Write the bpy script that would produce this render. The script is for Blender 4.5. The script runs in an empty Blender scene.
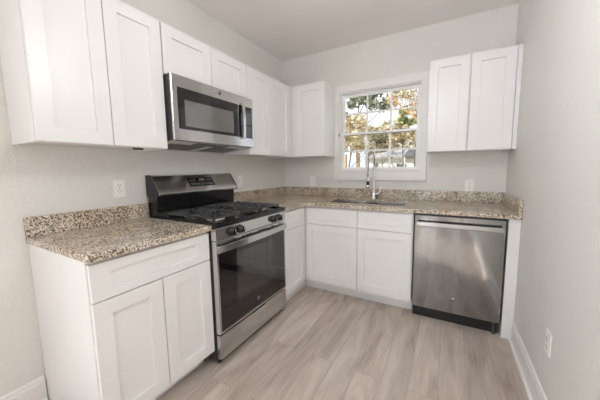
import bpy, bmesh, math, random
from mathutils import Vector, Matrix
random.seed(7)
PI = math.pi
S = bpy.context.scene
C = S.collection

# ------------------------------------------------------------------ camera
CAM = Vector((1.8818, -2.8549, 1.2443))
yaw, pitch, roll = 0.4954, -0.108, -0.0119
fw = Vector((-math.sin(yaw)*math.cos(pitch), math.cos(yaw)*math.cos(pitch), math.sin(pitch)))
rt = Vector((math.cos(yaw), math.sin(yaw), 0)); up = rt.cross(fw)
r2 = rt*math.cos(roll) + up*math.sin(roll); u2 = up*math.cos(roll) - rt*math.sin(roll)
cd = bpy.data.cameras.new('camera'); cam = bpy.data.objects.new('camera', cd); C.objects.link(cam)
cam.matrix_world = Matrix.Translation(CAM) @ Matrix((r2, u2, -fw)).transposed().to_4x4()
cd.sensor_fit = 'HORIZONTAL'; cd.sensor_width = 36; cd.lens = 259.44/600*36
cd.shift_x = -(307.73-300)/600; cd.shift_y = (196.78-200)/600
cd.clip_start = 0.05; cd.clip_end = 300
S.camera = cam

# ------------------------------------------------------------------ view, world, lights
S.view_settings.view_transform = 'Standard'; S.view_settings.look = 'None'
S.view_settings.gamma = 1; S.view_settings.use_curve_mapping = False
S.view_settings.exposure = 0.16
S.cycles.max_bounces = 10; S.cycles.diffuse_bounces = 7; S.cycles.glossy_bounces = 5
S.cycles.transparent_max_bounces = 12

w = bpy.data.worlds.new('sky'); S.world = w; w.use_nodes = True
nt = w.node_tree; bg = nt.nodes['Background']
tc = nt.nodes.new('ShaderNodeTexCoord'); nz = nt.nodes.new('ShaderNodeTexNoise')
nz.inputs['Scale'].default_value = 5; nz.inputs['Detail'].default_value = 5
cr = nt.nodes.new('ShaderNodeValToRGB')
cr.color_ramp.elements[0].position = .30; cr.color_ramp.elements[0].color = (.70, .79, 1, 1)
cr.color_ramp.elements[1].position = .58; cr.color_ramp.elements[1].color = (.95, .96, 1, 1)
nt.links.new(tc.outputs['Generated'], nz.inputs['Vector']); nt.links.new(nz.outputs['Fac'], cr.inputs['Fac'])
nt.links.new(cr.outputs['Color'], bg.inputs['Color']); bg.inputs['Strength'].default_value = 1.4

def light(name, kind, loc, energy, color, direction=None, size=None, size_y=None):
    l = bpy.data.lights.new(name, kind); l.energy = energy; l.color = color
    if kind == 'AREA':
        l.shape = 'RECTANGLE'; l.size = size; l.size_y = size_y
    if kind == 'SUN': l.angle = .01
    if kind == 'POINT': l.shadow_soft_size = size
    o = bpy.data.objects.new(name, l); C.objects.link(o); o.location = loc
    if direction: o.rotation_euler = Vector(direction).to_track_quat('-Z', 'Y').to_euler()
    return o
light('sun', 'SUN', (-6, -2, 9), 5.0, (1, .94, .86), (.75, .55, -.62))
# daylight through the openings behind the photographer
DAY = (.91, .96, 1)
light('rear_window_daylight', 'AREA', (.55, -6.60, 1.43), 2.5, DAY, (0, 1, 0), .80, 1.2)
for dx, dwd in ((1.26, .16), (1.51, .12), (2.12, .10)):  # added narrow lights, shaped to throw vertical streaks onto the dishwasher steel
    light('rear_streak_light', 'AREA', (dx, -6.60, 1.10), 40*dwd, DAY, (0, 1, 0), dwd, 1.75)
light('side_door_daylight', 'AREA', (-.06, -4.25, 1.15), 25, DAY, (1, .0, .0), 1.5, 1.85)
FILL_GLOBES = [(1.66, -1.98, 17.5, 'added unseen white globe fill light over the middle of the kitchen floor'),  # globes added out of view to brighten ceiling and walls
         (1.17, -4.60, 2, 'added unseen white globe fill light behind the photographer, towards the rear wall')]

# ------------------------------------------------------------------ materials
def srgb(r, g, b):
    f = lambda c: (c/255/12.92) if c/255 <= .04045 else ((c/255+.055)/1.055)**2.4
    return (f(r), f(g), f(b), 1)
def mat(name, col, rough=.5, metal=0, spec=.5):
    m = bpy.data.materials.new(name); m.use_nodes = True
    b = m.node_tree.nodes['Principled BSDF']
    b.inputs['Base Color'].default_value = col; b.inputs['Roughness'].default_value = rough
    b.inputs['Metallic'].default_value = metal; b.inputs['Specular IOR Level'].default_value = spec
    return m
def N(m, kind, **kw):
    n = m.node_tree.nodes.new(kind)
    for k, v in kw.items():
        if k in n.inputs: n.inputs[k].default_value = v
        else: setattr(n, k, v)
    return n
def L(m, a, b): m.node_tree.links.new(a, b)
def P(m): return m.node_tree.nodes['Principled BSDF']
def ramp(m, stops):
    r = N(m, 'ShaderNodeValToRGB'); e = r.color_ramp.elements
    e[0].position, e[0].color = stops[0]; e[1].position, e[1].color = stops[-1]
    for p, c in stops[1:-1]:
        x = e.new(p); x.color = c
    return r
def noise_var(m, c1, c2, scale, rough_bump=0, bscale=60, dist=.002, vec=(1, 1, 1)):
    t = N(m, 'ShaderNodeTexCoord'); mp = N(m, 'ShaderNodeMapping'); mp.inputs['Scale'].default_value = vec
    L(m, t.outputs['Object'], mp.inputs['Vector'])
    n = N(m, 'ShaderNodeTexNoise', Scale=scale, Detail=4.0); L(m, mp.outputs[0], n.inputs['Vector'])
    r = ramp(m, [(.35, c1), (.65, c2)]); L(m, n.outputs['Fac'], r.inputs['Fac']); L(m, r.outputs[0], P(m).inputs['Base Color'])
    if rough_bump:
        n2 = N(m, 'ShaderNodeTexNoise', Scale=bscale, Detail=3.0); L(m, mp.outputs[0], n2.inputs['Vector'])
        b = N(m, 'ShaderNodeBump', Strength=rough_bump, Distance=dist); L(m, n2.outputs['Fac'], b.inputs['Height'])
        L(m, b.outputs[0], P(m).inputs['Normal'])
    return m
M = {}
M['wall'] = noise_var(mat('wall_paint', srgb(225, 223, 219), .55), srgb(223, 221, 217), srgb(227, 225, 221), 2, .6, 38, .006)
M['ceiling'] = noise_var(mat('ceiling_paint', srgb(238, 234, 232), .8), srgb(236, 232, 230), srgb(240, 236, 234), 2, .2, 40, .003)
M['white'] = noise_var(mat('cabinet_lacquer', srgb(233, 232, 231), .32), srgb(232, 231, 230), srgb(235, 234, 233), 3)
M['trim'] = noise_var(mat('trim_paint', srgb(236, 233, 230), .35), srgb(235, 232, 229), srgb(238, 235, 232), 3)
M['vinyl'] = noise_var(mat('window_vinyl', srgb(240, 240, 240), .35), srgb(239, 239, 240), srgb(242, 242, 242), 3)
M['plastic'] = noise_var(mat('outlet_plastic', srgb(244, 243, 240), .3), srgb(243, 242, 239), srgb(245, 244, 241), 5)
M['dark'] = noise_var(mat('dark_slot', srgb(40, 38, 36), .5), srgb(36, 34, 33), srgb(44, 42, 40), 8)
M['blackenamel'] = noise_var(mat('black_enamel', srgb(24, 24, 25), .15), srgb(22, 22, 23), srgb(27, 27, 28), 6)
M['iron'] = noise_var(mat('cast_iron', srgb(92, 92, 94), .42), srgb(60, 60, 62), srgb(74, 74, 76), 30, .2, 200, .0005)
M['blackplastic'] = noise_var(mat('black_plastic', srgb(30, 30, 31), .35), srgb(27, 27, 28), srgb(33, 33, 34), 10)
M['knobblack'] = noise_var(mat('gloss_black_knob', srgb(16, 16, 17), .22), srgb(14, 14, 15), srgb(18, 18, 19), 10)
M['bodygrey'] = noise_var(mat('dark_grey_steel', srgb(78, 76, 75), .42, .6), srgb(74, 72, 71), srgb(83, 81, 80), 10)
M['blackglass'] = noise_var(mat('black_glass', srgb(20, 19, 20), .04), srgb(19, 18, 19), srgb(22, 21, 22), 3)
M['ovenwindow'] = noise_var(mat('oven_window_glass', srgb(52, 50, 49), .06), srgb(49, 47, 46), srgb(55, 53, 52), 3)
M['mwwindow'] = noise_var(mat('microwave_window_glass', srgb(92, 90, 88), .06), srgb(88, 86, 84), srgb(96, 94, 92), 3)
for k_, i_ in (('blackglass', 1.7), ('ovenwindow', 1.8), ('mwwindow', 2.3)): P(M[k_]).inputs['IOR'].default_value = i_
M['chrome'] = noise_var(mat('chrome', (.8, .8, .8, 1), .08, 1), (.78, .78, .79, 1), (.82, .82, .82, 1), 4)
M['print'] = noise_var(mat('white_print', srgb(215, 215, 215), .5), srgb(210, 210, 210), srgb(220, 220, 220), 4)

def steel(name, col, rough, aniso=.75, grain=(1, 1, 60), radial='Z', wave=(1, 1, 1), ws=.22):
    m = mat(name, col, rough, 1)
    t = N(m, 'ShaderNodeTexCoord'); mp = N(m, 'ShaderNodeMapping'); mp.inputs['Scale'].default_value = grain
    L(m, t.outputs['Object'], mp.inputs['Vector'])
    n = N(m, 'ShaderNodeTexNoise', Scale=14.0, Detail=3.0); L(m, mp.outputs[0], n.inputs['Vector'])
    r = ramp(m, [(.3, tuple(c*.94 for c in col[:3])+(1,)), (.7, tuple(min(1, c*1.05) for c in col[:3])+(1,))])
    L(m, n.outputs['Fac'], r.inputs['Fac']); L(m, r.outputs[0], P(m).inputs['Base Color'])
    mw_ = N(m, 'ShaderNodeMapping'); mw_.inputs['Scale'].default_value = wave; L(m, t.outputs['Object'], mw_.inputs['Vector'])
    n2 = N(m, 'ShaderNodeTexNoise', Scale=2.2, Detail=1.0); L(m, mw_.outputs[0], n2.inputs['Vector'])
    b = N(m, 'ShaderNodeBump', Strength=ws, Distance=.004); L(m, n2.outputs['Fac'], b.inputs['Height']); L(m, b.outputs[0], P(m).inputs['Normal'])
    P(m).inputs['Anisotropic'].default_value = aniso
    P(m).inputs['Anisotropic Rotation'].default_value = .25
    tg = N(m, 'ShaderNodeTangent', direction_type='RADIAL', axis=radial); L(m, tg.outputs[0], P(m).inputs['Tangent'])
    return m
M['steel'] = steel('brushed_stainless', (.60, .595, .59, 1), .17)
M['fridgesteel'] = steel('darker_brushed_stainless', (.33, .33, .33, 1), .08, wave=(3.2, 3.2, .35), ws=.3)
M['brightsteel'] = steel('bright_burner_metal', (.80, .79, .78, 1), .3, .1)
M['capiron'] = noise_var(mat('black_burner_cap', srgb(30, 30, 31), .4), srgb(27, 27, 28), srgb(34, 34, 35), 20)
M['handlesteel'] = steel('handle_stainless', (.46, .46, .46, 1), .2)
M['sinksteel'] = steel('sink_stainless', (.36, .345, .33, 1), .22, .3)

def granite():
    m = mat('speckled_granite', srgb(165, 152, 138), .16)
    t = N(m, 'ShaderNodeTexCoord')
    v = N(m, 'ShaderNodeTexVoronoi', Scale=185.0); L(m, t.outputs['Object'], v.inputs['Vector'])
    sep = N(m, 'ShaderNodeSeparateColor'); L(m, v.outputs['Color'], sep.inputs[0])
    n = N(m, 'ShaderNodeTexNoise', Scale=9.0, Detail=4.0); L(m, t.outputs['Object'], n.inputs['Vector'])
    ad = N(m, 'ShaderNodeMath', operation='MULTIPLY_ADD'); L(m, n.outputs['Fac'], ad.inputs[0]); ad.inputs[1].default_value = .7
    L(m, sep.outputs[0], ad.inputs[2])
    sb = N(m, 'ShaderNodeMath', operation='SUBTRACT'); L(m, ad.outputs[0], sb.inputs[0]); sb.inputs[1].default_value = .35
    r = ramp(m, [(0, srgb(76, 68, 62)), (.09, srgb(126, 114, 103)), (.22, srgb(176, 162, 146)), (.44, srgb(202, 191, 176)), (.72, srgb(220, 210, 195)), (.94, srgb(240, 235, 226))])
    r.color_ramp.interpolation = 'CONSTANT'
    L(m, sb.outputs[0], r.inputs['Fac'])
    # larger dark and pale crystals
    v2 = N(m, 'ShaderNodeTexVoronoi', Scale=125.0); L(m, t.outputs['Object'], v2.inputs['Vector'])
    s2 = N(m, 'ShaderNodeSeparateColor'); L(m, v2.outputs['Color'], s2.inputs[0])
    g = N(m, 'ShaderNodeMath', operation='GREATER_THAN'); L(m, s2.outputs[1], g.inputs[0]); g.inputs[1].default_value = .90
    mx = N(m, 'ShaderNodeMix', data_type='RGBA'); L(m, g.outputs[0], mx.inputs['Factor']); L(m, r.outputs[0], mx.inputs['A']); mx.inputs['B'].default_value = srgb(112, 101, 92)
    # warm patches
    n3 = N(m, 'ShaderNodeTexNoise', Scale=3.0, Detail=2.0); L(m, t.outputs['Object'], n3.inputs['Vector'])
    r3 = ramp(m, [(.42, (1, 1, 1, 1)), (.66, (1.0, .94, .84, 1))]); L(m, n3.outputs['Fac'], r3.inputs['Fac'])
    m2 = N(m, 'ShaderNodeMix', data_type='RGBA', blend_type='MULTIPLY'); m2.inputs['Factor'].default_value = 1
    L(m, mx.outputs['Result'], m2.inputs['A']); L(m, r3.outputs[0], m2.inputs['B'])
    L(m, m2.outputs['Result'], P(m).inputs['Base Color'])
    return m
M['granite'] = granite()

def planks():
    m = mat('grey_oak_planks', srgb(172, 158, 148), .38)
    t = N(m, 'ShaderNodeTexCoord'); sx = N(m, 'ShaderNodeSeparateXYZ'); L(m, t.outputs['Object'], sx.inputs[0])
    cb = N(m, 'ShaderNodeCombineXYZ'); L(m, sx.outputs[1], cb.inputs[0]); L(m, sx.outputs[0], cb.inputs[1])
    mp = N(m, 'ShaderNodeMapping'); L(m, cb.outputs[0], mp.inputs['Vector']); mp.inputs['Location'].default_value = (.2, -.08, 0)
    bk = N(m, 'ShaderNodeTexBrick', Scale=1.0); bk.offset = .37; bk.offset_frequency = 2
    bk.inputs['Brick Width'].default_value = 1.22; bk.inputs['Row Height'].default_value = .15
    bk.inputs['Mortar Size'].default_value = .0009; bk.inputs['Mortar Smooth'].default_value = .1
    bk.inputs['Color1'].default_value = (.0, 0, 0, 1); bk.inputs['Color2'].default_value = (1, 1, 1, 1); bk.inputs['Mortar'].default_value = (.5, .5, .5, 1)
    L(m, mp.outputs[0], bk.inputs['Vector'])
    # plank-shifted grain coordinates
    sv = N(m, 'ShaderNodeVectorMath', operation='SCALE'); sv.inputs['Scale'].default_value = 7.3; L(m, bk.outputs['Color'], sv.inputs[0])
    av = N(m, 'ShaderNodeVectorMath', operation='ADD'); L(m, mp.outputs[0], av.inputs[0]); L(m, sv.outputs[0], av.inputs[1])
    m1 = N(m, 'ShaderNodeMapping'); m1.inputs['Scale'].default_value = (1.7, 8, 1); L(m, av.outputs[0], m1.inputs['Vector'])
    n1 = N(m, 'ShaderNodeTexNoise', Scale=1.0, Detail=5.0, Distortion=.8); L(m, m1.outputs[0], n1.inputs['Vector'])
    m2 = N(m, 'ShaderNodeMapping'); m2.inputs['Scale'].default_value = (7, 70, 1); L(m, av.outputs[0], m2.inputs['Vector'])
    n2 = N(m, 'ShaderNodeTexNoise', Scale=1.0, Detail=4.0); L(m, m2.outputs[0], n2.inputs['Vector'])
    ra = ramp(m, [(.22, srgb(142, 128, 118)), (.38, srgb(178, 165, 154)), (.56, srgb(199, 187, 176)), (.78, srgb(218, 208, 198))])
    ma = N(m, 'ShaderNodeMath', operation='MULTIPLY_ADD'); L(m, n2.outputs['Fac'], ma.inputs[0]); ma.inputs[1].default_value = .26; L(m, n1.outputs['Fac'], ma.inputs[2])
    mb_ = N(m, 'ShaderNodeMath', operation='SUBTRACT'); L(m, ma.outputs[0], mb_.inputs[0]); mb_.inputs[1].default_value = .12
    L(m, mb_.outputs[0], ra.inputs['Fac'])
    tone = ramp(m, [(0, (.88, .88, .885, 1)), (1, (1.04, 1.04, 1.04, 1))]); L(m, bk.outputs['Color'], tone.inputs['Fac'])
    mx = N(m, 'ShaderNodeMix', data_type='RGBA', blend_type='MULTIPLY'); mx.inputs['Factor'].default_value = 1
    L(m, ra.outputs[0], mx.inputs['A']); L(m, tone.outputs[0], mx.inputs['B'])
    m3 = N(m, 'ShaderNodeMix', data_type='RGBA'); L(m, bk.outputs['Fac'], m3.inputs['Factor']); L(m, mx.outputs['Result'], m3.inputs['A']); m3.inputs['B'].default_value = srgb(150, 138, 128)
    L(m, m3.outputs['Result'], P(m).inputs['Base Color'])
    return m
M['floor'] = planks()

def glass():
    m = bpy.data.materials.new('window_glass'); m.use_nodes = True; n = m.node_tree.nodes; n.clear()
    o = n.new('ShaderNodeOutputMaterial'); tr = n.new('ShaderNodeBsdfTransparent'); gl = n.new('ShaderNodeBsdfGlossy')
    gl.inputs['Roughness'].default_value = .01; tr.inputs['Color'].default_value = (.96, .97, .96, 1)
    mx = n.new('ShaderNodeMixShader'); f = n.new('ShaderNodeFresnel'); f.inputs['IOR'].default_value = 1.25
    m.node_tree.links.new(f.outputs[0], mx.inputs[0]); m.node_tree.links.new(tr.outputs[0], mx.inputs[1]); m.node_tree.links.new(gl.outputs[0], mx.inputs[2])
    m.node_tree.links.new(mx.outputs[0], o.inputs[0]); return m
M['glass'] = glass()
def leafmat(name, c1, c2, scale=1.5):
    m = mat(name, c1, .7); g = N(m, 'ShaderNodeNewGeometry'); d = tuple(c*.5 for c in c1[:3])+(1,); e = tuple(min(.95, c*1.25) for c in c2[:3])+(1,)
    rr = ramp(m, [(0, d), (.3, c1), (.75, c2), (1, e)]); L(m, g.outputs['Random Per Island'], rr.inputs['Fac']); L(m, rr.outputs[0], P(m).inputs['Base Color']); return m

# ------------------------------------------------------------------ mesh helpers
class MB:
    def __init__(s): s.v = []; s.f = []; s.smooth = []
    def add(s, vs, fs, smooth=False):
        k = len(s.v); s.v += [tuple(v) for v in vs]; s.f += [tuple(i+k for i in f) for f in fs]; s.smooth += [smooth]*len(fs)
        return s
    def box(s, x0, x1, y0, y1, z0, z1):
        v = [(x0,y0,z0),(x1,y0,z0),(x1,y1,z0),(x0,y1,z0),(x0,y0,z1),(x1,y0,z1),(x1,y1,z1),(x0,y1,z1)]
        return s.add(v, [(3,2,1,0),(4,5,6,7),(0,1,5,4),(1,2,6,5),(2,3,7,6),(3,0,4,7)])
    def prism_x(s, prof, x0, x1):      # prof: (y, z) counter-clockwise seen from +x
        n = len(prof); v = [(x0, a, b) for a, b in prof]+[(x1, a, b) for a, b in prof]
        f = [tuple(reversed(range(n))), tuple(range(n, 2*n))]+[(i, (i+1) % n, n+(i+1) % n, n+i) for i in range(n)]
        return s.add(v, f)
    def prism_y(s, prof, y0, y1):      # prof: (x, z)
        n = len(prof); v = [(a, y0, b) for a, b in prof]+[(a, y1, b) for a, b in prof]
        f = [tuple(range(n)), tuple(reversed(range(n, 2*n)))]+[((i+1) % n, i, n+i, n+(i+1) % n) for i in range(n)]
        return s.add(v, f)
    def tube(s, pts, r, seg=10, closed=False):
        pts = [Vector(p) for p in pts]; rings = []; n = len(pts)
        rr = r if isinstance(r, (list, tuple)) else [r]*n
        prev = None; vs = []
        for i, p in enumerate(pts):
            a = pts[(i-1) % n] if (closed or i > 0) else p; b = pts[(i+1) % n] if (closed or i < n-1) else p
            t = (b-a).normalized()
            if prev is None:
                h = Vector((0, 0, 1)) if abs(t.z) < .9 else Vector((1, 0, 0)); nrm = t.cross(h).normalized()
            else: nrm = (prev - t*prev.dot(t)).normalized()
            prev = nrm; bn = t.cross(nrm)
            for k in range(seg):
                an = 2*PI*k/seg; vs.append(p + (nrm*math.cos(an)+bn*math.sin(an))*rr[i])
        fs = []; m = n if closed else n-1
        for i in range(m):
            for k in range(seg):
                a = i*seg+k; b = i*seg+(k+1) % seg; c = ((i+1) % n)*seg+(k+1) % seg; d = ((i+1) % n)*seg+k
                fs.append((a, b, c, d))
        s.add(vs, fs, True)
        if not closed:
            s.add([vs[k] for k in range(seg)], [tuple(reversed(range(seg)))]); s.add([vs[(n-1)*seg+k] for k in range(seg)], [tuple(range(seg))])
        return s
    def lathe(s, prof, c, axis='z', seg=20):     # prof: (r, h)
        vs = []
        for r, h in prof:
            for k in range(seg):
                an = 2*PI*k/seg; a, b = r*math.cos(an), r*math.sin(an)
                q = {'z': (a, b, h), 'y': (a, h, b), 'x': (h, a, b)}[axis]
                vs.append((c[0]+q[0], c[1]+q[1], c[2]+q[2]))
        fs = []
        for i in range(len(prof)-1):
            for k in range(seg):
                f = (i*seg+k, i*seg+(k+1) % seg, (i+1)*seg+(k+1) % seg, (i+1)*seg+k)
                fs.append(f if axis != 'y' else tuple(reversed(f)))
        s.add(vs, fs, True)
        e = len(prof)-1
        s.add([vs[k] for k in range(seg)], [tuple(range(seg))]); s.add([vs[e*seg+k] for k in range(seg)], [tuple(range(seg))])
        return s
    def shaker(s, x0, x1, yf, t, z0, z1, rail=.066, rec=.014, stile=None):    # front at y = yf (facing -y)
        o = [(x0, z0), (x1, z0), (x1, z1), (x0, z1)]; st = stile or rail
        i = [(x0+st, z0+rail), (x1-st, z0+rail), (x1-st, z1-rail), (x0+st, z1-rail)]
        v = [(a, yf, b) for a, b in o]+[(a, yf, b) for a, b in i]+[(a, yf+rec, b) for a, b in i]+[(a, yf+t, b) for a, b in o]
        f = []
        for k in range(4):
            n = (k+1) % 4
            f += [(k, n, 4+n, 4+k), (4+k, 4+n, 8+n, 8+k), (n, k, 12+k, 12+n)]
        f += [(8, 9, 10, 11), (15, 14, 13, 12)]
        return s.add(v, f)
    def slab(s, xs, ys, solid, z0, z1, axes='xy'):
        nx, ny = len(xs)-1, len(ys)-1; idx = {}
        def vid(i, j, z):
            k = (i, j, z)
            if k not in idx:
                idx[k] = len(s.v)
                zz = z1 if z else z0
                s.v.append({'xy': (xs[i], ys[j], zz), 'xz': (xs[i], zz, ys[j]), 'yz': (zz, xs[i], ys[j])}[axes])
            return idx[k]
        sol = lambda i, j: 0 <= i < nx and 0 <= j < ny and solid(i, j)
        for i in range(nx):
            for j in range(ny):
                if not sol(i, j): continue
                q = [(i, j), (i+1, j), (i+1, j+1), (i, j+1)]
                s.f.append(tuple(vid(a, b, 1) for a, b in q)); s.f.append(tuple(vid(a, b, 0) for a, b in reversed(q)))
                for (a, b), (di, dj) in (((0, 1), (0, -1)), ((1, 2), (1, 0)), ((2, 3), (0, 1)), ((3, 0), (-1, 0))):
                    if not sol(i+di, j+dj):
                        s.f.append((vid(*q[a], 0), vid(*q[b], 0), vid(*q[b], 1), vid(*q[a], 1)))
        s.smooth += [False]*(len(s.f)-len(s.smooth)); return s
    def build(s, name, m, parent=None, bevel=0, seg=2):
        me = bpy.data.meshes.new(name); me.from_pydata(s.v, [], s.f)
        bm = bmesh.new(); bm.from_mesh(me); bmesh.ops.recalc_face_normals(bm, faces=bm.faces); bm.to_mesh(me); bm.free()
        me.polygons.foreach_set('use_smooth', s.smooth); me.materials.append(m if not isinstance(m, str) else M[m]); me.update()
        o = bpy.data.objects.new(name, me); C.objects.link(o)
        if parent is not None: o.parent = parent
        if bevel:
            b = o.modifiers.new('bevel', 'BEVEL'); b.width = bevel; b.segments = seg; b.limit_method = 'ANGLE'; b.angle_limit = .6
            b.harden_normals = False
        return o
def thing(name, label, cat, loc=(0, 0, 0), rz=0, group=None):
    o = bpy.data.objects.new(name, None); C.objects.link(o); o.empty_display_size = .1
    o.location = loc; o.rotation_euler = (0, 0, rz); o['label'] = label; o['category'] = cat
    if group: o['group'] = group
    return o
def tag(o, label, cat, group=None):
    o['label'] = label; o['category'] = cat
    if group: o['group'] = group
    return o
def struct(name, mb, m, bevel=0):
    o = mb.build(name, m, None, bevel); o['kind'] = 'structure'; return o

# ------------------------------------------------------------------ the room
W, D, H = 2.3371, 6.5, 2.5797
struct('floor', MB().box(-.1, W+.1, -D-.1, .1, -.08, 0), 'floor')
struct('ceiling', MB().box(-.1, W+.1, -D-.1, .1, H, H+.1), 'ceiling')
struct('wall_left', MB().slab([-D-.12, -5.05, -3.45, .12], [0, .10, 2.12, H], lambda i, j: not (i == 1 and j == 1), -.12, 0, 'yz'), 'wall')
struct('wall_right', MB().box(W, W+.12, -D-.12, .12, 0, H), 'wall')
wx0, wx1, wz0, wz1 = .765, 1.625, 1.195, 2.085
struct('wall_back', MB().slab([0, wx0, wx1, W], [0, wz0, wz1, H], lambda i, j: not (i == 1 and j == 1), 0, .12, 'xz'), 'wall')
# rear wall: wide window and narrow slots for the added streak lights, both behind the photographer
struct('wall_rear', MB().slab([0, .12, .98, 1.17, 1.35, 1.44, 1.58, 2.06, 2.18, W], [0, .20, .80, 2.02, 2.06, H], lambda i, j: not ((i == 1 and j == 2) or (i in (3, 5, 7) and j in (1, 2))), -D-.12, -D, 'xz'), 'wall')

def baseboard(prof_len, name, x, y0, y1, sgn):
    p = [(0, 0), (.014, 0), (.014, .122), (.010, .130), (.010, .144), (.004, .153), (0, .153)]
    mb = MB(); n = len(p)
    v = [(x+sgn*a, y0, b) for a, b in p]+[(x+sgn*a, y1, b) for a, b in p]
    mb.add(v, [tuple(range(n)), tuple(reversed(range(n, 2*n)))]+[((i+1) % n, i, n+i, n+(i+1) % n) for i in range(n)])
    if sgn: mb.box(x+sgn*.014 if sgn > 0 else x-.028, x+.028 if sgn > 0 else x-.014, y0, y1, 0, .022)
    return struct(name, mb, 'trim')
baseboard(0, 'baseboard_right', W-.0005, -D+.02, -.662, -1)
baseboard(0, 'baseboard_left', .0005, -3.37, -2.402, 1)

# kitchen window ------------------------------------------------------
def root_struct(name, loc):
    o = bpy.data.objects.new(name, None); C.objects.link(o); o.location = loc; o['kind'] = 'structure'; return o
win = root_struct('window_1', (0, 0, 0))
ring = lambda xs, zs: MB().slab(xs, zs, lambda i, j: not (i == 1 and j == 1), 0, 1, 'xz')
def ringbox(x0, x1, z0, z1, t, y0, y1, tb=None, tt=None):
    tb = tb or t; tt = tt or t
    return MB().slab([x0, x0+t, x1-t, x1], [z0, z0+tb, z1-tt, z1], lambda i, j: not (i == 1 and j == 1), y0, y1, 'xz')
cas = ringbox(.702, 1.690, 1.125, 2.160, .066, -.020, -.001, .075, .078)
cas.box(.675, 1.700, -.024, -.001, 1.108, 1.124)
cas.build('window_casing', 'trim', win, .003)
jam = ringbox(wx0+.001, wx1-.001, wz0+.001, wz1-.001, .012, .001, .118)
jam.build('window_jamb', 'vinyl', win, .001)
MB().box(wx0+.013, wx1-.013, -.012, .03, wz0+.013, wz0+.026).build('window_stool', 'trim', win, .003)
def sash(name, z0, z1, y0, y1, tb, tt, zm):
    if name == 'lower_sash': MB().box(wx0+.046, wx1-.046, y0-.0015, y0-.0002, z1-tt-.001, z1-tt+.005).build('rail_shade_strip', 'dark', win)  # dark strip painting in the shadow line under the meeting rail
    x0, x1 = wx0+.014, wx1-.014
    t = .030
    s = ringbox(x0, x1, z0, z1, t, y0, y1, tb, tt).build(name, 'vinyl', win, .002)
    gx0, gx1, gz0, gz1 = x0+t, x1-t, z0+tb, z1-tt
    m = MB(); w3 = (gx1-gx0)/3; ym = (y0+y1)/2
    for k in (1, 2): m.box(gx0+w3*k-.009, gx0+w3*k+.009, ym-.010, ym+.010, gz0, gz1)
    m.box(gx0, gx1, ym-.009, ym+.009, zm-.009, zm+.009)
    m.build('muntin_grid', 'vinyl', s)
    MB().box(gx0-.004, gx1+.004, ym-.002, ym+.002, gz0-.004, gz1+.004).build('glass_pane', 'glass', s)
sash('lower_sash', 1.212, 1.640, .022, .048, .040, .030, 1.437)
sash('upper_sash', 1.612, wz1-.014, .054, .080, .030, .032, 1.855)
MB().box(.764, .772, -.026, -.0205, 1.600, 1.640).build('sash_lock', 'dark', win)

# rear window and door (light the room, seen in reflections)
rw = root_struct('window_2', (0, 0, 0))
c = ringbox(.052, 1.048, .73, 2.088, .068, -D+.001, -D+.02); c.build('window_casing', 'trim', rw)
m = ringbox(.121, .979, .801, 2.019, .04, -D-.08, -D-.04); m.box(.161, .939, -D-.075, -D-.045, 1.40, 1.44); m.build('window_frame', 'vinyl', rw)
dr = root_struct('door_1', (0, 0, 0))
MB().slab([.001, .020], [-5.12, -5.05, -3.45, -3.38], lambda i, j: j != 1, .001, 2.12).build('door_casing', 'trim', dr)
MB().box(.001, .020, -5.12, -3.38, 2.121, 2.19).build('door_head', 'trim', dr)

# ------------------------------------------------------------------ cabinets
ZB, ZT, UD = 1.3764, 2.1438, .3126
def base_cabinet(label, wd, loc, rz, doors, drawers, side_panels=(), toe=(0, 0), ty=-.530, dz=(.108, .700), wz=(.7055, .866), extra=None):
    t = thing('base_cabinet', label, 'cabinet', loc, rz, 'white shaker base cabinets')
    MB().slab([.001, .019, wd-.019, wd-.001], [-.610, -.591, -.008, -.002], lambda i, j: not (i == 1 and j == 1), .105, .882).box(.019, wd-.019, -.591, -.008, .105, .123).build('carcass', 'white', t, .001)
    MB().box(.001+toe[0], wd-.001+toe[1], ty, ty+.015, .001, .1045).build('toe_kick', 'white', t)
    for s in side_panels: 
        x = 0 if s == 'l' else wd-.019
        MB().slab([-.530, -.002], [.001, .1049], lambda i, j: True, x+.001, x+.018, 'yz').build('side_panel', 'white', t)
    for a, b in doors: MB().shaker(a, b, -.630, .0195, dz[0], dz[1]).build('door', 'white', t, .0010)
    for a, b in drawers: MB().shaker(a, b, -.630, .0195, wz[0], wz[1], .042, .012, .078).build('drawer_front', 'white', t, .0010)
    return t
base_cabinet('white base cabinet with two doors and one drawer, left of the range', .605, (.001, -2.397, 0), PI/2,
             [(.006, .299), (.304, .599)], [(.006, .599)], 'lr')
t = base_cabinet('narrow white base cabinet with one door and drawer between range and corner', .4285, (.021, -1.040, 0), PI/2,
             [(.008, .376)], [(.008, .376)], toe=(0, .079), ty=-.569)
base_cabinet('wide white sink base cabinet with two doors below two false drawer fronts', 1.0385, (.6115, -.001, 0), 0,
             [(.052, .5675), (.5725, 1.0275)], [(.052, .5675), (.5725, 1.0275)], toe=(-.019, 0), dz=(.122, .702), wz=(.708, .864))
# white end panel between dishwasher and the right wall
t = thing('filler_panel', 'narrow white vertical filler panel between the dishwasher and right wall', 'panel', (2.268, 0, 0))
MB().box(.0, .0675, -.632, -.612, .001, .882).build('front_strip', 'white', t, .0015)
MB().box(.0, .012, -.612, -.01, .001, .882).build('side_board', 'white', t)

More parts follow.
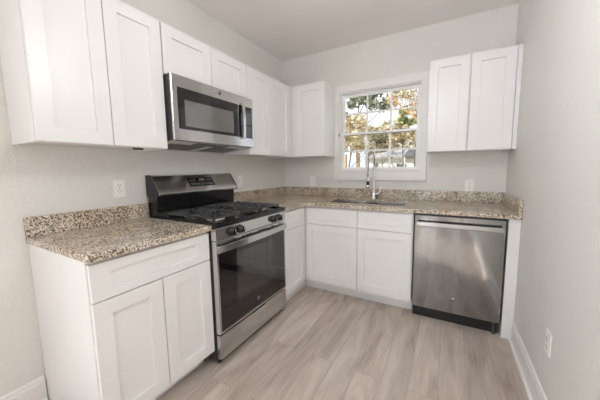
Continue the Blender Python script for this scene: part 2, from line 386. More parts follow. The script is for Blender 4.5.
def wall_cabinet(label, wd, z0, loc, rz, doors, left_reveal=0):
    t = thing('wall_cabinet', label, 'cabinet', loc, rz, 'white shaker wall cabinets')
    mb = MB().box(.0005, wd-.0005, -UD+.020, -.002, z0+.012, ZT)
    mb.box(.0005, .016, -UD+.020, -.002, z0, z0+.012); mb.box(wd-.016, wd-.0005, -UD+.020, -.002, z0, z0+.012)
    mb.box(.016, wd-.016, -UD+.020, -UD+.038, z0, z0+.012)
    mb.build('carcass', 'white', t, .0008)
    for a, b in doors: MB().shaker(a, b, -UD, .0195, z0+.004, ZT-.003).build('door', 'white', t, .0010)
    return t
t = wall_cabinet('tall white two-door wall cabinet at the near left, left of the microwave', .603, ZB, (.001, -2.407, 0), PI/2, [(.004, .297), (.301, .600)])
MB().box(.415, .470, -.275, -.265, ZB-.010, ZB+.0115).build('hanging_clip', 'dark', t)
wall_cabinet('short white two-door wall cabinet directly above the microwave', .760, 1.838, (.001, -1.802, 0), PI/2, [(.004, .377), (.382, .757)])
t = wall_cabinet('white two-door wall cabinet on the left wall between microwave and corner', .7265, ZB, (.001, -1.040, 0), PI/2, [(.004, .318), (.322, .690)])
MB().box(.6925, .7262, -UD+.001, -UD+.0195, ZB, ZT).build('filler_strip', 'white', t)
t = wall_cabinet('white single-door wall cabinet in the corner, left of the window', .402, ZB, (.3165, -.001, 0), 0, [(.062, .399)])
MB().box(-.002, .0595, -UD+.004, -UD+.0195, ZB, ZT).build('filler_strip', 'white', t)
t = wall_cabinet('white two-door wall cabinet right of the window', .600, ZB, (1.706, -.001, 0), 0, [(.003, .298), (.308, .597)])
MB().box(.601, .6295, -UD+.004, -UD+.019, ZB, ZT).build('filler_strip', 'white', t)

# ------------------------------------------------------------------ countertops
t = thing('countertop', 'short granite countertop with backsplash on the near left base cabinet', 'countertop', (0, -2.4035, .883))
MB().box(.002, .655, 0, .6115, 0, .031).build('slab', 'granite', t, .004)
MB().box(.002, .022, 0, .6115, .0312, .133).build('backsplash', 'granite', t, .002)
sk = [(.800, 1.160), (1.190, 1.560)]; sy = (-.515, -.150)
t = thing('countertop', 'L-shaped granite countertop around the sink, running from range to right wall', 'countertop', (0, 0, .883))
xs = [.002, .668, sk[0][0], sk[0][1], sk[1][0], sk[1][1], W-.002]; ys = [-1.0345, -.658, sy[0], sy[1], -.002]
MB().slab(xs, ys, lambda i, j: (i == 0 if j == 0 else not (j == 2 and i in (2, 4))), 0, .031).build('slab', 'granite', t, .003)
MB().box(.023, W-.023, -.022, -.002, .0312, .133).build('backsplash', 'granite', t, .002)
MB().box(.002, .0225, -1.0345, -.002, .0312, .133).build('backsplash', 'granite', t, .002)
MB().box(W-.0225, W-.002, -.655, -.002, .0312, .133).build('backsplash', 'granite', t, .002)

# ------------------------------------------------------------------ sink
t = thing('kitchen_sink', 'stainless double bowl sink set in the granite under the window', 'sink', (0, 0, .0))
rim = MB().slab([sk[0][0]-.02, sk[0][0]+.004, sk[0][1]-.004, sk[1][0]+.004, sk[1][1]-.004, sk[1][1]+.02], [sy[0]-.02, sy[0]+.004, sy[1]-.004, sy[1]+.02],
                lambda i, j: not (j == 1 and i in (1, 3)), .8832, .8828)
rim = MB()
def bowl(x0, x1):
    y0, y1 = sy; b = .018; m = MB(); zt, zb = .8995, .72
    x0 += .001; x1 -= .001; y0 += .001; y1 -= .001; th = .004
    o = [(x0, y0, zt), (x1, y0, zt), (x1, y1, zt), (x0, y1, zt)]
    i = [(x0+th, y0+th, zt), (x1-th, y0+th, zt), (x1-th, y1-th, zt), (x0+th, y1-th, zt)]
    ib = [(x0+b, y0+b, zb), (x1-b, y0+b, zb), (x1-b, y1-b, zb), (x0+b, y1-b, zb)]
    ob = [(x0+.008, y0+.008, zb-.006), (x1-.008, y0+.008, zb-.006), (x1-.008, y1-.008, zb-.006), (x0+.008, y1-.008, zb-.006)]
    f = []
    for k in range(4):
        n = (k+1) % 4; f += [(k, n, 4+n, 4+k), (4+k, 4+n, 8+n, 8+k), (n, k, 12+k, 12+n)]
    f += [(8, 9, 10, 11), (15, 14, 13, 12)]
    return m.add(o+i+ib+ob, f)
for a, b in sk:
    bb = bowl(a, b).build('bowl', 'sinksteel', t, .002)
    MB().lathe([(.001, .7205), (.042, .7205), (.045, .7235), (.030, .7235), (.001, .722)], ((a+b)/2, -.32, 0), seg=20).build('drain', 'chrome', bb)

# ------------------------------------------------------------------ faucet
fx, fy = 1.190, -.085
t = thing('faucet', 'tall chrome spring pull-down faucet standing behind the sink', 'faucet', (fx, fy, .9142))
MB().lathe([(.001, 0), (.027, 0), (.027, .006), (.020, .012), (.018, .10), (.012, .12), (.011, .17)], (0, 0, 0)).build('faucet_base', 'chrome', t)
MB().tube([(0, 0, .17), (0, 0, .35)], .0095).build('riser', 'chrome', t)
arc = [(0, 0, .35+.0)]
R_ = .062
pts = [(0, 0, .30+.03*k) for k in range(3)]
cz = .42
for k in range(0, 13):
    a = PI*k/12; pts.append((-.25*(R_-R_*math.cos(a)), -(R_-R_*math.cos(a)), cz+R_*math.sin(a)*1.25))
ex, ey = pts[-1][0], pts[-1][1]
pts += [(ex, ey, cz-.03*k) for k in range(1, 7)]
MB().tube(pts, .0045, 8).build('hose', 'blackplastic', t)
# spring coil around the hose
P3 = [Vector(p) for p in pts]; sp = []
lens = [0]
for a, b in zip(P3, P3[1:]): lens.append(lens[-1]+(b-a).length)
tot = lens[-1]; turns = 46; steps = turns*8
for q in range(steps+1):
    s_ = tot*q/steps; i = max(j for j in range(len(lens)) if lens[j] <= s_+1e-9); i = min(i, len(P3)-2)
    f_ = (s_-lens[i])/(lens[i+1]-lens[i]); p = P3[i].lerp(P3[i+1], f_); tv = (P3[i+1]-P3[i]).normalized()
    sd = Vector((.97, -.243, 0)); bn = tv.cross(sd).normalized(); an = 2*PI*q/8
    sp.append(p+(sd*math.cos(an)+bn*math.sin(an))*.0115)
MB().tube(sp, .0026, 5).build('spring_coil', 'chrome', t)
MB().lathe([(.001, 0), (.016, .002), (.0165, .02), (.0155, .09), (.010, .105), (.009, .115)], (ex, ey, cz-.30), seg=16).build('spray_head', 'chrome', t)
MB().lathe([(.0155, .030), (.0165, .036), (.0165, .070), (.0155, .076)], (ex, ey, cz-.30), seg=16).build('spray_grip', 'blackplastic', t)
MB().tube([(0, 0, .225), (ex, ey, .225)], .005).build('holder_arm', 'chrome', t)
MB().tube([(.01, 0, .050), (.05, -.005, .058), (.066, -.006, .072), (.080, -.008, .135)], [.014, .013, .008, .006]).build('lever_handle', 'chrome', t)

# ------------------------------------------------------------------ GAS RANGE
RW = .752
rg = thing('gas_range', 'freestanding stainless gas range with black oven door between the counters', 'range', (.001, -1.7905, 0), PI/2)
MB().box(.003, RW-.003, -.640, -.012, .035, .893).build('body', 'bodygrey', rg, .002)
for x, y in ((.05, -.60), (RW-.05, -.60), (.05, -.06), (RW-.05, -.06)):
    MB().lathe([(.018, .0005), (.018, .012), (.010, .014), (.010, .0345)], (x, y, 0), seg=12).build('foot', 'blackplastic', rg)
MB().slab([.001, .022, RW-.022, RW-.001], [-.682, -.655, -.105, -.012], lambda i, j: True, .8935, .915).build('cooktop', 'blackenamel', rg, .003)
MB().slab([.001, .016, RW-.016, RW-.001], [-.682, -.668, -.120, -.105], lambda i, j: not (i == 1 and j == 1), .9152, .926).build('cooktop_lip', 'blackenamel', rg, .002)
# backguard
MB().prism_x([(-.012, .9152), (-.125, .9152), (-.110, .948), (-.118, 1.066), (-.012, 1.066)], .010, RW-.010).build('backguard_base', 'blackenamel', rg, .002)
pf = [(-.150, 1.066), (-.155, 1.080), (-.078, 1.203), (-.066, 1.210), (-.012, 1.210), (-.012, 1.066)]
for xa, xb in ((.0, .004), (RW-.004, RW)): MB().prism_x([(a-(.001 if a < -.02 else 0), b+(.001 if b > 1.07 else -.001)) for a, b in pf], xa, xb).build('backguard_end_cap', 'blackplastic', rg)
bgd = MB().prism_x(pf, .0045, RW-.0045).build('backguard', 'steel', rg, .003)
# tilted face: direction along slope
sl = Vector((0, .077, .123)).normalized(); nr = Vector((0, -.123, .077)).normalized(); o0 = Vector((0, -.155, 1.080))
def onface(mb, x0, x1, s0, s1, d0, d1):
    v = []
    for d in (d0, d1):
        for x, s in ((x0, s0), (x1, s0), (x1, s1), (x0, s1)):
            p = o0+sl*s+nr*d; v.append((x, p.y, p.z))
    return mb.add(v, [(0, 1, 2, 3), (7, 6, 5, 4), (0, 4, 5, 1), (1, 5, 6, 2), (2, 6, 7, 3), (3, 7, 4, 0)])
onface(MB(), .268, .510, .042, .118, .0, .0015).build('display_panel', 'blackglass', bgd)
dg = MB()
SEG = {'1': 'bc', '2': 'abged', '0': 'abcdef', '8': 'abcdefg', '9': 'abcdfg'}
for n, ch in enumerate('1200'):
    x = .366+n*.014+(.005 if n > 1 else 0); s = .093; h = .008; wd_ = .009
    seg = {'a': (x, x+wd_, s+2*h-.001, s+2*h+.001), 'g': (x, x+wd_, s+h-.001, s+h+.001), 'd': (x, x+wd_, s-.001, s+.001),
           'f': (x, x+.0022, s+h, s+2*h), 'b': (x+wd_-.0022, x+wd_, s+h, s+2*h), 'e': (x, x+.0022, s, s+h), 'c': (x+wd_-.0022, x+wd_, s, s+h)}
    for q in SEG[ch]: onface(dg, *seg[q], .0015, .0022)
dg.build('clock_digits', 'print', bgd)
mk = MB()
for k in range(4):
    for sx in (.282, .440):
        onface(mk, sx+k*.016, sx+k*.016+.010, .098, .101, .0015, .002)
for k in range(9): onface(mk, .285+k*.024, .285+k*.024+.012, .066, .069, .0015, .002); onface(mk, .285+k*.024, .285+k*.024+.012, .056, .058, .0015, .002)
mk.build('button_print', 'print', bgd)
# grates
def grate(x0, x1):
    g = MB(); y0, y1 = -.635, -.165; z = .952; r = .0075
    bars = lambda a, b: g.tube([a, b], r, 6)
    g.box(x0, x1, y0, y0+.014, z-.012, z); g.box(x0, x1, y1-.014, y1, z-.012, z)
    g.box(x0, x0+.014, y0, y1, z-.012, z); g.box(x1-.014, x1, y0, y1, z-.012, z)
    ym = (y0+y1)/2; xm = (x0+x1)/2
    g.box(x0, x1, ym-.006, ym+.006, z-.011, z)
    for cy in ((y0+ym)/2, (ym+y1)/2):
        g.box(x0+.01, xm-.030, cy-.005, cy+.005, z-.011, z+.003); g.box(xm+.030, x1-.01, cy-.005, cy+.005, z-.011, z+.003)
        for s in (-1, 1):
            a = cy+s*.030; b = cy+s*(ym-y0)/2*.96
            g.box(xm-.005, xm+.005, min(a, b), max(a, b), z-.011, z+.003)
            for q in (-1, 1):
                v0 = Vector((xm+q*.028, cy+s*.028, z-.004)); v1 = Vector((xm+q*.085, cy+s*.092, z-.004)); g.tube([v0, v1], .005, 6)
    for x in (x0+.007, x1-.007):
        for y in (y0+.007, ym, y1-.007): g.box(x-.007, x+.007, y-.007, y+.007, .9155, z-.011)
    return g.build('grate', 'iron', rg, .0015)
grate(.032, .270)
grate(.488, .726)
# centre grate with an oval burner beneath
g = MB(); z = .952
g.box(.278, .480, -.635, -.621, z-.012, z); g.box(.278, .480, -.179, -.165, z-.012, z); g.box(.278, .292, -.635, -.165, z-.012, z); g.box(.466, .480, -.635, -.165, z-.012, z)
for y in (-.56, -.48, -.40, -.32, -.24): g.box(.285, .345, y-.005, y+.005, z-.011, z+.003); g.box(.413, .473, y-.005, y+.005, z-.011, z+.003)
for y in (-.628, -.172):
    for x in (.285, .473): g.box(x-.007, x+.007, y-.007, y+.007, .9155, z-.011)
g.box(.374, .384, -.63, -.53, z-.011, z+.002); g.box(.374, .384, -.27, -.17, z-.011, z+.002)
g.build('grate', 'iron', rg, .0015)
for x, y, r in ((.151, -.518, .048), (.151, -.283, .038), (.607, -.518, .044), (.607, -.283, .034), (.379, -.40, .040)):
    b = MB().lathe([(.001, .9153), (r+.012, .9153), (r+.010, .921), (r*.95, .924), (r*.9, .932), (.001, .932)], (x, y, 0), seg=24).build('burner', 'brightsteel', rg)
    MB().lathe([(.001, .9322), (r*.82, .9322), (r*.84, .936), (r*.78, .940), (.001, .941)], (x, y, 0), seg=24).build('burner_cap', 'capiron', b)
# control panel (slightly tilted), knobs
cp = MB().prism_x([(-.640, .817), (-.681, .817), (-.677, .8925), (-.640, .8925)], .001, RW-.001).build('control_panel', 'steel', rg, .003)
for x in (.128, .208, .574, .652):
    k = MB().lathe([(.001, 0), (.028, 0), (.028, -.006), (.023, -.009), (.021, -.030), (.001, -.031)], (x, -.6795, .853), 'y', 24).build('knob', 'knobblack', cp)
    MB().box(x-.0012, x+.0012, -.7190, -.7181, .853, .870).build('pointer_line', 'print', k)
    MB().box(x-.005, x+.005, -.718, -.7107, .835, .871).build('knob_grip', 'knobblack', k, .002)
# oven door
dv = MB().slab([.004, .020, RW-.020, RW-.004], [.218, .232, .742, .812], lambda i, j: not (i == 1 and j == 1), -.676, -.641, 'xz').build('oven_door', 'steel', rg, .002)
MB().box(.0205, RW-.0205, -.6775, -.645, .2325, .7415).build('door_glass', 'blackglass', dv)
MB().box(.165, .600, -.6783, -.6777, .365, .700).build('oven_window', 'ovenwindow', dv, .0002)
vents = MB()
for x in (.14, .225, .265, .30, .40, .435, .47, .56, .66): vents.box(x, x+.026, -.6772, -.6755, .796, .803)
vents.build('vent_slots', 'dark', dv)
hd = MB(); hp = []
for k in range(13):
    u = k/12; x = .006+u*(RW-.012); b = .696+.014*math.sin(PI*u); hp.append((x, -b))
pr = []
v = []; f = []
for i, (x, y) in enumerate(hp):
    v += [(x, y+.012, .740), (x, y, .744), (x, y, .785), (x, y+.012, .789)]
for i in range(len(hp)-1):
    for k in range(4): f.append((4*i+k, 4*i+(k+1) % 4, 4*i+4+(k+1) % 4, 4*i+4+k))
f += [(0, 1, 2, 3), tuple(4*(len(hp)-1)+k for k in range(4))]
hd.add(v, f); hd.box(.006, .032, -.694, -.677, .750, .783); hd.box(RW-.032, RW-.006, -.694, -.677, .750, .783)
hd.build('door_handle', 'steel', dv, .002)
def logo(name, parent, cx, cz_, y, r, m1='steel', m2='blackplastic'):
    l = MB().lathe([(.001, 0), (r, 0), (r, -.0012), (.001, -.0012)], (cx, y, cz_), 'y', 24).build(name, m1, parent)
    s = MB(); 
    s.tube([(cx+r*.80*math.cos(a*PI/10), y-.0015, cz_+r*.80*math.sin(a*PI/10)) for a in range(20)], r*.07, 5, True)
    # two curling script strokes
    s.tube([(cx+r*a, y-.0015, cz_+r*b) for a, b in ((-.02, .36), (-.22, .46), (-.42, .26), (-.42, -.04), (-.28, -.24), (-.10, -.16), (-.06, .10), (-.12, -.36), (-.34, -.48))], r*.07, 5)
    s.tube([(cx+r*a, y-.0015, cz_+r*b) for a, b in ((.06, .02), (.30, .14), (.36, .34), (.22, .40), (.10, .20), (.10, -.10), (.24, -.26), (.44, -.16))], r*.07, 5)
    s.build('emblem_script', m2, l); return l
logo('round_emblem', dv, .379, .290, -.6775, .017, 'steel', 'blackplastic')
dw = MB().box(.004, RW-.004, -.674, -.6405, .050, .208).build('storage_drawer', 'steel', rg, .003)
MB().box(.300, .455, -.682, -.6745, .200, .2075).build('drawer_pull', 'chrome', dw, .001)
MB().box(.02, RW-.02, -.630, -.615, .004, .0345).build('kick_plate', 'blackplastic', rg)

# ------------------------------------------------------------------ microwave
RW = .758
mw = thing('microwave', 'stainless over-the-range microwave hung under the short wall cabinet', 'microwave', (.001, -1.801, 0), PI/2)
MB().prism_x([(-.003, 1.399), (-.003, 1.834), (-.344, 1.834), (-.344, 1.433)], .004, RW-.004).build('body', 'bodygrey', mw, .002)
def under(y, d): return (y, 1.399+(-.003-y)*(.034/.341)-d)
def under_panel(x0, x1, y0, y1, d0, d1): return MB().prism_x([under(y0, d0), under(y1, d0), under(y1, d1), under(y0, d1)], x0, x1)
MB().box(.001, RW-.001, -.357, -.3445, 1.436, 1.8365).build('door_edge', 'blackplastic', mw, .002)
gx0, gx1, gz0, gz1 = .040, .740, 1.508, 1.762
df = MB().slab([.001, gx0, gx1, RW-.001], [1.434, gz0, gz1, 1.8370], lambda i, j: not (i == 1 and j == 1), -.374, -.3572, 'xz').build('door_frame', 'steel', mw, .003)
MB().box(gx0+.0005, gx1-.0005, -.3732, -.359, gz0+.0005, gz1-.0005).build('door_glass', 'blackglass', mw)
MB().box(.087, .520, -.3740, -.3734, gz0+.020, gz1-.068).build('viewing_window', 'mwwindow', mw, .0002)
h = MB(); v = []; f = []
for k in range(13):
    u = k/12; z = gz0-.012+u*(gz1-gz0+.030); y = -.395-.008*math.sin(PI*u)
    v += [(.602, y, z), (.632, y, z), (.629, y+.010, z), (.605, y+.010, z)]
for i in range(12):
    for k in range(4): f.append((4*i+k, 4*i+(k+1) % 4, 4*i+4+(k+1) % 4, 4*i+4+k))
f += [(0, 1, 2, 3), (48, 49, 50, 51)]
h.add(v, f); h.box(.608, .626, -.3855, -.3742, gz0-.012, gz0-.001); h.box(.608, .626, -.3855, -.3742, gz1+.006, gz1+.018)
h.build('handle', 'steel', mw, .002)
kp = MB().box(.655, .735, -.3740, -.3734, gz0+.012, gz1-.012).build('keypad', 'blackglass', mw)
kb = MB()
for r in range(6):
    for q in range(3): kb.box(.663+q*.024, .675+q*.024, -.3744, -.3741, gz0+.030+r*.027, gz0+.0335+r*.027)
kb.build('key_print', 'ovenwindow', kp)
logo('round_emblem', mw, .386, 1.803, -.374, .014, 'steel', 'blackplastic')
M['palemetal'] = noise_var(mat('pale_painted_metal', srgb(205, 203, 200), .35), srgb(200, 198, 195), srgb(210, 208, 205), 6)
under_panel(.006, RW-.006, -.342, -.006, .0004, .0034).build('bottom_plate', 'palemetal', mw)
for x0, x1 in ((.06, .34), (.42, .70)): under_panel(x0, x1, -.25, -.05, .0036, .0056).build('grease_filter', 'bodygrey', mw)
under_panel(.20, .50, -.338, -.268, .0036, .0060).build('lamp_cover', 'blackplastic', mw)
MB().box(.02, RW-.02, -.34, -.28, 1.8342, 1.8372).build('top_vent', 'dark', mw)

# ------------------------------------------------------------------ dishwasher
DX, DW_ = 1.662, .598
ds = thing('dishwasher', 'stainless dishwasher under the countertop at the right wall', 'dishwasher', (DX-.004, -.001, 0))
DX0 = .004
MB().box(.004, .594, -.600, -.03, .108, .868).build('tub', 'bodygrey', ds)
dd = MB()
# gently bowed front
v = []; f = []; n_ = 24
for i in range(n_+1):
    x = .004+i/n_*.592; b = -.641-.0015*math.sin(PI*i/n_)
    v += [(x, b, .108), (x, b, .866), (x, -.6005, .866), (x, -.6005, .108)]
for i in range(n_):
    for k in range(4): f.append((4*i+k, 4*i+(k+1) % 4, 4*i+4+(k+1) % 4, 4*i+4+k))
f += [(0, 1, 2, 3), tuple(4*n_+k for k in range(4))]
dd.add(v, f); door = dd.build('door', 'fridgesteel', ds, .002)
MB().box(.006, .594, -.630, -.30, .8665, .8815).build('control_strip', 'blackplastic', ds)
MB().box(.004, .594, -.585, -.565, .002, .1075).build('kick_plate', 'blackplastic', ds)
h = MB(); h.box(.018, .582, -.694, -.678, .786, .824); h.box(.018, .034, -.678, -.6415, .796, .816); h.box(.566, .582, -.678, -.6415, .796, .816)
h.build('handle', 'handlesteel', door, .007, 3)
logo('round_emblem', door, .296, .222, -.6428, .015)
MB().lathe([(.014, .001), (.014, .012), (.008, .014), (.008, .1075)], (.57, -.592, 0), seg=12).build('foot', 'bodygrey', ds)

# ------------------------------------------------------------------ outlets
def make_outlet(label, loc, rz):
    t = thing('wall_outlet', label, 'outlet', loc, rz, 'white duplex wall outlets')
    p = MB().box(-.035, .035, -.006, -.0008, -.057, .057).build('cover_plate', 'plastic', t, .002)
    for z in (-.021, .021):
        r = MB().box(-.017, .017, -.0085, -.0062, z-.0145, z+.0145).build('receptacle', 'plastic', t, .002)
        s = MB(); s.box(-.0085, -.006, -.0089, -.0084, z-.001, z+.008); s.box(.006, .0085, -.0089, -.0084, z-.001, z+.008); s.box(-.002, .002, -.0089, -.0084, z-.010, z-.006)
        s.build('slots', 'dark', r)
    MB().lathe([(.001, -.0062), (.003, -.0062), (.003, -.0072), (.001, -.0072)], (0, 0, 0), 'y', 10).build('screw', 'chrome', t)
    return t
def copy_tree(o, parent=None):
    c_ = o.copy(); C.objects.link(c_); c_.parent = parent
    for ch in list(o.children): copy_tree(ch, c_)
    return c_
out0 = make_outlet('white outlet on the left wall above the near left countertop', (0, -1.955, 1.130), PI/2)
for lab, loc, rz in (('white outlet on the left wall just right of the range backguard', (0, -.842, 1.125), PI/2),
                     ('white outlet on the back wall below the corner wall cabinet, left of the window', (.415, 0, 1.092), 0),
                     ('white outlet on the back wall below the wall cabinet right of the window', (2.062, 0, 1.068), 0),
                     ('white outlet low on the right wall above the baseboard', (W, -1.302, .407), -PI/2)):
    c_ = copy_tree(out0); c_.location = loc; c_.rotation_euler = (0, 0, rz); c_['label'] = lab

# ------------------------------------------------------------------ added glowing globes, out of view, filling the room with light
M['opal'] = mat('fill_globe_glow', srgb(245, 243, 238), .3)
P(M['opal']).inputs['Emission Color'].default_value = (.94, .97, 1, 1)
for lx, ly, en, lab in FILL_GLOBES:
    mo = M['opal'].copy(); P(mo).inputs['Emission Strength'].default_value = en/(PI*4*PI*.12**2)
    t = thing('added_fill_globe', lab, 'lamp', (lx, ly, H))
    MB().lathe([(.001, -.001), (.06, -.001), (.055, -.02), (.001, -.022)], (0, 0, 0), seg=24).build('ceiling_rose', 'trim', t)
    MB().tube([(0, 0, -.022), (0, 0, -.385)], .005, 8).build('stem', 'chrome', t)
    pr = [(.12*math.sin(PI*k/12)+.0005, -.50+.12*math.cos(PI*k/12)) for k in range(13)]
    g_ = MB().lathe(pr, (0, 0, 0), seg=28).build('glowing_globe', mo, t)

# ------------------------------------------------------------------ outdoors
GZ = -.5
M['grass'] = noise_var(mat('dry_lawn', srgb(150, 140, 95), .9), srgb(128, 124, 78), srgb(172, 158, 112), 2)
M['bark'] = noise_var(mat('bark', srgb(120, 102, 88), .85), srgb(100, 84, 72), srgb(140, 122, 104), 4)
M['greybark'] = noise_var(mat('grey_bark', srgb(110, 98, 88), .85), srgb(92, 82, 74), srgb(134, 122, 110), 4)
M['orangebark'] = noise_var(mat('orange_bark', srgb(190, 140, 92), .8), srgb(166, 120, 76), srgb(214, 166, 116), 4)
M['tanleaf'] = leafmat('tan_foliage', srgb(220, 202, 164), srgb(242, 232, 206))
M['paleleaf'] = leafmat('pale_brown_foliage', srgb(204, 188, 160), srgb(238, 228, 206), .8)
M['brownleaf'] = leafmat('brown_foliage', srgb(176, 156, 126), srgb(228, 214, 184), 1.2)
M['greenleaf'] = leafmat('green_foliage', srgb(124, 130, 110), srgb(182, 184, 160))
M['limeleaf'] = leafmat('yellow_green_foliage', srgb(128, 138, 72), srgb(176, 176, 108))
M['olive'] = leafmat('olive_foliage', srgb(138, 134, 108), srgb(184, 178, 148))
M['roof'] = noise_var(mat('grey_shingles', srgb(158, 155, 156), .9), srgb(146, 144, 145), srgb(172, 169, 170), 6)
M['darkroof'] = noise_var(mat('dark_shingles', srgb(92, 88, 92), .9), srgb(84, 80, 84), srgb(102, 98, 102), 6)
M['siding'] = noise_var(mat('white_siding', srgb(226, 226, 226), .7), srgb(220, 220, 222), srgb(232, 232, 232), 3)
M['hglass'] = mat('house_glass', srgb(96, 104, 112), .1)
M['post'] = noise_var(mat('weathered_post', srgb(206, 176, 138), .8), srgb(190, 158, 118), srgb(222, 196, 160), 6)
M['bin'] = noise_var(mat('green_plastic', srgb(52, 120, 84), .5), srgb(48, 112, 78), srgb(58, 130, 92), 4)
struct('ground', MB().box(-40, 40, .14, 60, GZ-.1, GZ), 'grass')

def foliage(name, parent, m, clumps, n, leaf, seed, flat=1.0):
    rnd = random.Random(seed); v = []; f = []
    tw = sum(c[3]**2 for c in clumps)
    for (cx, cy, cz, r) in clumps:
        for _ in range(int(n*r*r/tw)):
            while True:
                d = Vector((rnd.uniform(-1, 1), rnd.uniform(-1, 1), rnd.uniform(-1, 1)))
                if .15 < d.length < 1: break
            d = d*(.55+.45*rnd.random()); p = Vector((cx, cy, cz))+Vector((d.x*r, d.y*r, d.z*r*flat))
            a = Vector((rnd.uniform(-1, 1), rnd.uniform(-1, 1), rnd.uniform(-1, 1))).normalized(); b = a.orthogonal().normalized()
            q = rnd.uniform(.6, 1.3)*leaf; k = len(v)
            v += [tuple(p-a*q), tuple(p+b*q*.45), tuple(p+a*q), tuple(p-b*q*.45)]; f.append((k, k+1, k+2, k+3))
    me = bpy.data.meshes.new(name); me.from_pydata(v, [], f); me.materials.append(M[m]); o = bpy.data.objects.new(name, me); C.objects.link(o); o.parent = parent
    return o
def tree(label, x, y, h, m, bark, clumps, n, leaf, seed, cat='tree', branches=6, tr=.16, kind='tree'):
    rnd = random.Random(seed*13+1); t = thing(kind, label, cat, (x, y, GZ), 0, 'trees and shrubs outside the window')
    mb = MB(); top = h*.8
    pts = [(0, 0, -.02)]+[(rnd.uniform(-.12, .12)*k/4, rnd.uniform(-.1, .1)*k/4, top*k/5) for k in range(1, 6)]
    mb.tube(pts, [tr*(1-.14*k) for k in range(6)], 8); mb.build('trunk', bark, t)
    for k in range(branches):
        z = top*(.35+.6*k/branches); a = rnd.uniform(0, 2*PI); l = h*rnd.uniform(.22, .38)
        ps = [(0, 0, z)]+[(math.cos(a+rnd.uniform(-.2, .2))*l*j/4, math.sin(a)*l*j/4, z+l*.9*(j/4)**.8) for j in range(1, 5)]
        bm_ = MB().tube(ps, [tr*.42*(1-.2*j) for j in range(5)], 6)
        for j in (2, 3, 4):
            for s in (-1, 1):
                p0 = Vector(ps[j]); a2 = a+s*rnd.uniform(.5, 1.1); l2 = l*rnd.uniform(.3, .5)
                bm_.tube([p0, p0+Vector((math.cos(a2)*l2*.5, math.sin(a2)*l2*.5, l2*.3)), p0+Vector((math.cos(a2)*l2, math.sin(a2)*l2, l2*.7))], [tr*.14, tr*.09, tr*.04], 5)
        bm_.build('branch', bark, t)
    foliage('crown', t, m, clumps, n, leaf, seed)
    return t
# house across the yard, about 24 m away
hs = thing('house', 'single-storey white house with grey shingle roof seen through the kitchen window', 'house', (0, 0, GZ))
hx0, hx1, hy0, hy1 = -5.4, 6.0, 24.0, 30.0
MB().box(hx0, hx1, hy0, hy1, 0, 2.62).build('walls', 'siding', hs)
rf = MB(); v = [(hx0-.4, hy0-.4, 2.62), (hx1+.4, hy0-.4, 2.62), (hx1+.4, hy1+.4, 2.62), (hx0-.4, hy1+.4, 2.62), (hx0+1.6, 27, 3.75), (hx1-1.6, 27, 3.75),
     (hx0-.4, hy0-.4, 2.78), (hx1+.4, hy0-.4, 2.78), (hx1+.4, hy1+.4, 2.78), (hx0-.4, hy1+.4, 2.78)]
rf.add(v, [(3, 2, 1, 0), (0, 1, 7, 6), (1, 2, 8, 7), (2, 3, 9, 8), (3, 0, 6, 9), (6, 7, 5, 4), (7, 8, 5), (8, 9, 4, 5), (9, 6, 4)]); rf.build('roof', 'roof', hs)
MB().add([(-1.9, 23.2, 2.75), (-.1, 23.2, 2.75), (-.1, 25, 2.80), (-1.9, 25, 2.80), (-1.6, 24.2, 3.45), (-.4, 24.2, 3.45)], [(3, 2, 1, 0), (0, 1, 5, 4), (1, 2, 5), (2, 3, 4, 5), (3, 0, 4)]).build('porch_roof', 'darkroof', hs)
for px_ in (-1.8, -.2): MB().box(px_-.06, px_+.06, 23.25, 23.37, 0, 2.745).build('porch_post', 'siding', hs)
for x in (-2.6, .6, 3.4):
    f_ = MB().box(x-.06, x+.96, hy0-.04, hy0-.001, 1.14, 2.16).build('window_frame', 'vinyl', hs); MB().box(x, x+.9, hy0-.05, hy0-.041, 1.2, 2.1).build('window_glass', 'hglass', f_)
MB().box(-4.9, -4.5, hy0-.05, hy0-.001, .1, 2.2).build('house_door', 'greybark', hs)
# trees
def scatter(seed, n, x0, x1, z0, z1, r0, r1, dy=.4):
    q = random.Random(seed); return [(q.uniform(x0, x1), q.uniform(-dy, dy), q.uniform(z0, z1), q.uniform(r0, r1)) for _ in range(n)]
tree('pale tan tree with dense yellowish foliage beyond the left window panes', -4.3, 15.0, 6.0, 'tanleaf', 'bark',
     scatter(1, 52, -1.1, 1.1, 3.0, 5.3, .24, .44), 5200, .15, 3, branches=5, tr=.08)
tree('tall dark green tree rising behind the tan tree at the upper left of the window', -5.8, 21.5, 11, 'greenleaf', 'greybark',
     scatter(2, 30, -2, 4.4, 6.6, 9.6, .35, .8), 1500, .24, 5, tr=.12)
tree('grey-green bushy tree in front of the white house, seen in the middle panes', -2.55, 17.5, 3.4, 'olive', 'greybark',
     scatter(3, 22, -.9, .7, 3.2, 4.3, .2, .42), 1300, .14, 8, branches=3, tr=.06)
tree('brown twiggy tree right of the grey-green bush, beyond the right window panes', -.6, 14.0, 4.4, 'brownleaf', 'bark',
     scatter(4, 26, -.9, 1.3, 3.1, 4.1, .18, .36), 1500, .14, 11, branches=3, tr=.06)
tree('yellow-green leafy tree in the right window panes, behind the brown twiggy tree', -.5, 20.2, 6.4, 'limeleaf', 'greybark',
     scatter(5, 24, -1.6, 1.2, 4.3, 6.3, .2, .5), 1000, .20, 14, branches=4, tr=.08)
tree('brown leafy tree left of the grey-green bush and behind the tan tree', -5.0, 18.6, 4.8, 'paleleaf', 'bark',
     scatter(6, 46, -1.4, 2.6, 3.2, 5.2, .25, .5), 2800, .17, 19, branches=4, tr=.06)
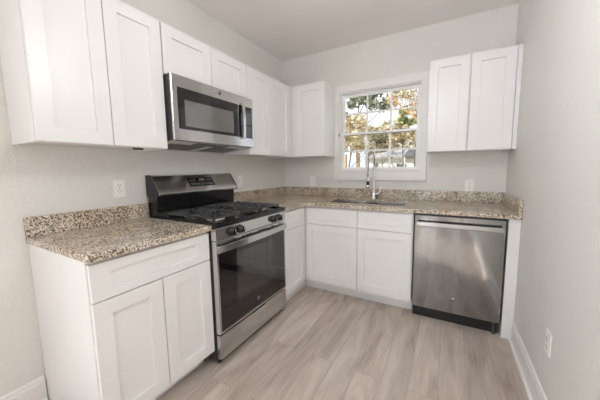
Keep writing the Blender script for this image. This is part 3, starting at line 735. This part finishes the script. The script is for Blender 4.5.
tree('pale tan tree with thin foliage rising behind the white house roof', .6, 34.0, 8.5, 'paleleaf', 'greybark',
     scatter(7, 60, -9, 1.5, 3.6, 6.4, .5, 1.2), 2600, .34, 29)
# forked orange branches high at the right
t = thing('tree', 'orange-barked forked tree with sparse leaves at the upper right of the window', 'tree', (.35, 10.0, GZ), 0, 'trees and shrubs outside the window')
MB().tube([(.95, 0, -.02), (.95, 0, 2.0), (.75, 0, 3.2), (.05, 0, 4.05), (-.45, 0, 4.45), (-1.0, 0, 5.2)], [.07, .065, .055, .045, .035, .02], 8).build('trunk', 'orangebark', t)
for ps in ([(-.45, 0, 4.45), (-.85, .1, 4.45), (-1.05, .1, 4.75), (-1.1, 0, 5.1)], [(.05, 0, 4.05), (.0, 0, 4.6), (-.35, 0, 5.1)], [(.75, 0, 3.2), (.65, .1, 4.2), (.85, .1, 4.8), (.6, 0, 5.4)]):
    MB().tube(ps, [.026*(1-.2*k) for k in range(len(ps))], 6).build('branch', 'orangebark', t)
foliage('crown', t, 'brownleaf', [(.4, .5, 4.7, .7), (-.9, .5, 5.0, .5), (.7, .5, 4.1, .5), (-.2, .5, 5.2, .5), (.0, .5, 4.6, .4)], 1100, .08, 44)
# wooden posts and the green shrub at the lower left
for k, (x, y, h_, lab) in enumerate(((-4.85, 15.6, 2.75, 'left one of the two pale wooden posts outside, beyond the lower left pane'), (-3.98, 16.0, 2.85, 'right one of the two pale wooden posts outside, beyond the lower left pane'))):
    p = MB().tube([(0, 0, -.02), (.01, 0, h_/2), (0, 0, h_)], [.13, .12, .11], 8).build('wooden_post', 'post'); p.location = (x, y, GZ); tag(p, lab, 'post', 'posts beyond the window')
t = thing('conical_shrub', 'small dark green conical shrub standing between the two wooden posts outside', 'shrub', (-4.42, 13.5, GZ))
MB().tube([(0, 0, -.02), (0, 0, 2.0)], [.05, .02], 6).build('stem', 'greybark', t)
foliage('foliage', t, 'bin', [(0, 0, .6, .42), (0, 0, 1.1, .34), (0, 0, 1.6, .26), (0, 0, 2.0, .17)], 900, .06, 77)
